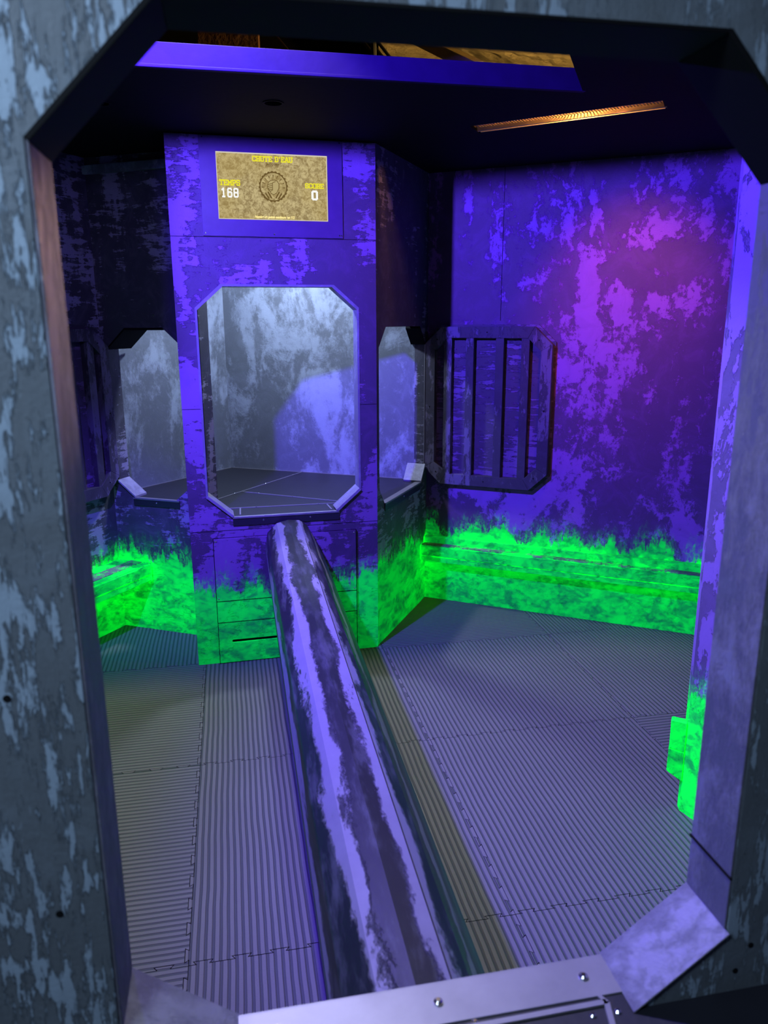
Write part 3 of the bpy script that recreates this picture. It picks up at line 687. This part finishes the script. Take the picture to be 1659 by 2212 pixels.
def shrink(poly, e):
    n = len(poly); out = []
    for k_ in range(n):
        p0, p1, p2 = poly[k_-1], poly[k_], poly[(k_+1) % n]; d1 = (p1-p0); d2 = (p2-p1)
        if d1.length < 1e-6 or d2.length < 1e-6: out.append(p1); continue
        d1.normalize(); d2.normalize(); n1 = Vector((-d1.y, d1.x)); n2 = Vector((-d2.y, d2.x)); m_ = n1+n2
        m_ = m_/max(.5, m_.length_squared)*2*.5*2 if m_.length > 1e-3 else n1
        out.append(p1+m_*e*.5)
    return out
MATL = {
 (0, 3): 'ribbed grey foam mat at the foot of the left wall', (1, 3): 'ribbed grey foam mat left of the tower foot beneath the left bench',
 (1, 2): 'ribbed grey foam mat by the left jamb, middle of the left row', (1, 1): 'ribbed grey foam mat at the left jamb in the foreground, ribs running crosswise',
 (1, 0): 'foam mat corner showing above the left chamfer board', (2, 3): 'foam mat directly in front of the tower foot left of the beam',
 (2, 2): 'foam mat left of the beam with lengthwise ribs, middle one', (2, 1): 'foam mat left of the beam with lengthwise ribs, second from the sill',
 (2, 0): 'foam mat left of the beam nearest the metal sill', (3, 4): 'foam mat in the corner below the shaded right window wall',
 (3, 3): 'foam mat right of the beam far end in front of the right bench', (3, 2): 'large foam mat right of the beam in the middle of the floor',
 (3, 1): 'foam mat right of the beam just beyond the right chamfer board', (4, 3): 'foam mat along the green skirting of the right wall',
 (4, 2): 'foam mat left of the partition foot', (4, 4): 'foam mat strip under the right bench', (1, 4): 'foam mat sliver under the left bench corner',
 (3, 0): 'foam mat right of the beam touching the sill strip'}
import itertools
for (i, j) in itertools.product(range(6), range(6)):
    if (i, j) not in MATL and (i, j) not in ((0, 1), (0, 2), (4, 1), (5, 2), (5, 3), (0, 4), (2, 4)): continue
    poly = [Vector(p) for p in (H_s[i, j][:-1]+V_s[i+1, j][:-1]+H_s[i, j+1][::-1][:-1]+V_s[i, j][::-1][:-1])]
    poly = shrink(poly, .0022)
    cu_, cv_ = (us[i]+us[i+1])/2, (vs_[j]+vs_[j+1])/2
    bm = bmesh.new(); flatprism(bm, [[(p.x-cu_, p.y-cv_) for p in poly]], -.013, 0)
    cross = i in (0, 1) and j <= 3 or (i, j) in ((4, 2), (3, 4))
    o = obj('foam_mat', bm, M['mat_u'] if cross else M['mat_v']); wp = U*cu_+V*cv_
    o.location = (wp.x, wp.y, random.uniform(-.0006, 0)); o.rotation_euler = (0, 0, ua)
    tag(o, MATL.get((i, j), 'ribbed grey foam mat outside the view beyond the walls'), 'floor mat', 'interlocking ribbed floor mats')

# ------------------------------------------------------------------ balance beam
ba = R(10.7); BD = Vector((-math.sin(ba), math.cos(ba))); BP = Vector((math.cos(ba), math.sin(ba)))
s0 = .240
prof = [(-.088, 0), (-.118, .35), (-.138, .60), (-.126, .680), (-.078, .727), (-.022, .742), (.034, .737), (.070, .712), (.098, .660), (.130, .590), (.168, .50), (.160, .30), (.140, 0)]
UU = [-1, -.5, 0, .5, 1, 1.5, 2, 2.5, 3, 3.5, 4, 4.5, 5]
v_near, v_far = .893, 3.738
k = NT('beam_paint')
uv = k.n('ShaderNodeUVMap'); sep = k.n('ShaderNodeSeparateXYZ'); k.link(uv.outputs[0], sep.inputs[0]); fu, fv = sep.outputs[0], sep.outputs[1]
fr = k.math('FRACT', fu); edge = k.math('MULTIPLY', k.math('ABSOLUTE', k.math('SUBTRACT', fr, .5)), 2.0)        # 1 at facet edges
v = k.vec(rnd=False)
lo = k.noise(k.vec(scale=(16, 3.2, 16), rnd=False), 1.2, 3, .5, .2); hi_ = k.noise(k.vec(scale=(60, 26, 60), rnd=False), 1.6, 8, .8, .2)
sel = k.math('ADD', k.math('MULTIPLY', edge, .8), k.math('MULTIPLY', k.math('SUBTRACT', lo, .5), 1.5)); sel = k.math('ADD', sel, k.math('MULTIPLY', k.math('SUBTRACT', hi_, .5), .8))
m1 = k.ramp(sel, .42, .60)
half = k.ramp(k.noise(k.vec(scale=(20, 4, 20), rnd=False), 1.3, 6, .7), .45, .7)
dark_c = k.mix(half, (.012, .011, .018), (.06, .058, .075)); light_c = k.mix(k.noise(v, 9, 6, .7), (.15, .13, .185), (.235, .215, .285))
col = k.mix(m1, dark_c, light_c)
side = k.math('LESS_THAN', fv, .5)
sep2 = k.n('ShaderNodeSeparateXYZ'); k.link(k.n('ShaderNodeTexCoord').outputs['Object'], sep2.inputs[0]); zz = sep2.outputs[2]
low = k.ramp(k.math('ADD', zz, k.math('MULTIPLY', k.math('SUBTRACT', hi_, .5), .05)), .56, .60)
col = k.mix(low, k.mix(k.noise(v, 5, 5), (.012, .045, .030), (.03, .13, .085)), col)
b = k.n('ShaderNodeBsdfPrincipled'); k.link(col, b.inputs['Base Color']); b.inputs['Roughness'].default_value = .42; b.inputs['Specular IOR Level'].default_value = .25
k.link(k.bump(k.math('ADD', k.math('MULTIPLY', m1, .6), k.math('MULTIPLY', hi_, .3)), .0015), b.inputs['Normal'])
M['beam'] = k.done(b.outputs[0])
bt = empty('balance_beam', tuple((BP*s0+BD*v_near).to_3d()), ba, label='faceted balance beam in worn violet and black paint running to the tower', cat='balance beam')
bm = bmesh.new(); uvl = bm.loops.layers.uv.new('UVMap'); n = len(prof); segs = 14; rings = []
for si in range(segs+1):
    y = (v_far-v_near)*si/segs
    rings.append([bm.verts.new((p[0], y, p[1])) for p in prof])
for si in range(segs):
    for a in range(n-1):
        f = bm.faces.new((rings[si][a], rings[si][a+1], rings[si+1][a+1], rings[si+1][a]))
        for l_, (uu, vv) in zip(f.loops, ((UU[a], si), (UU[a+1], si), (UU[a+1], si+1), (UU[a], si+1))): l_[uvl].uv = (uu, vv*.2)
bm.faces.new(rings[-1])
# hollow near end: an inner lip set back into the beam
inner = [bm.verts.new((p[0]*.86, 0, max(.0, p[1]-.022))) for p in prof]; deep = [bm.verts.new((p[0]*.86, .25, max(.0, p[1]-.022))) for p in prof]
for a in range(n-1):
    bm.faces.new((rings[0][a], inner[a], inner[a+1], rings[0][a+1])); bm.faces.new((inner[a], deep[a], deep[a+1], inner[a+1]))
bm.faces.new(deep)
obj('beam_cover', bm, M['beam'], bt, bevel=.004)
bm = bmesh.new(); add_box(bm, .0335, .0350, .02, (v_far-v_near)-.35, .7365, .7385); obj('seam_line', bm, M['black'], bt)
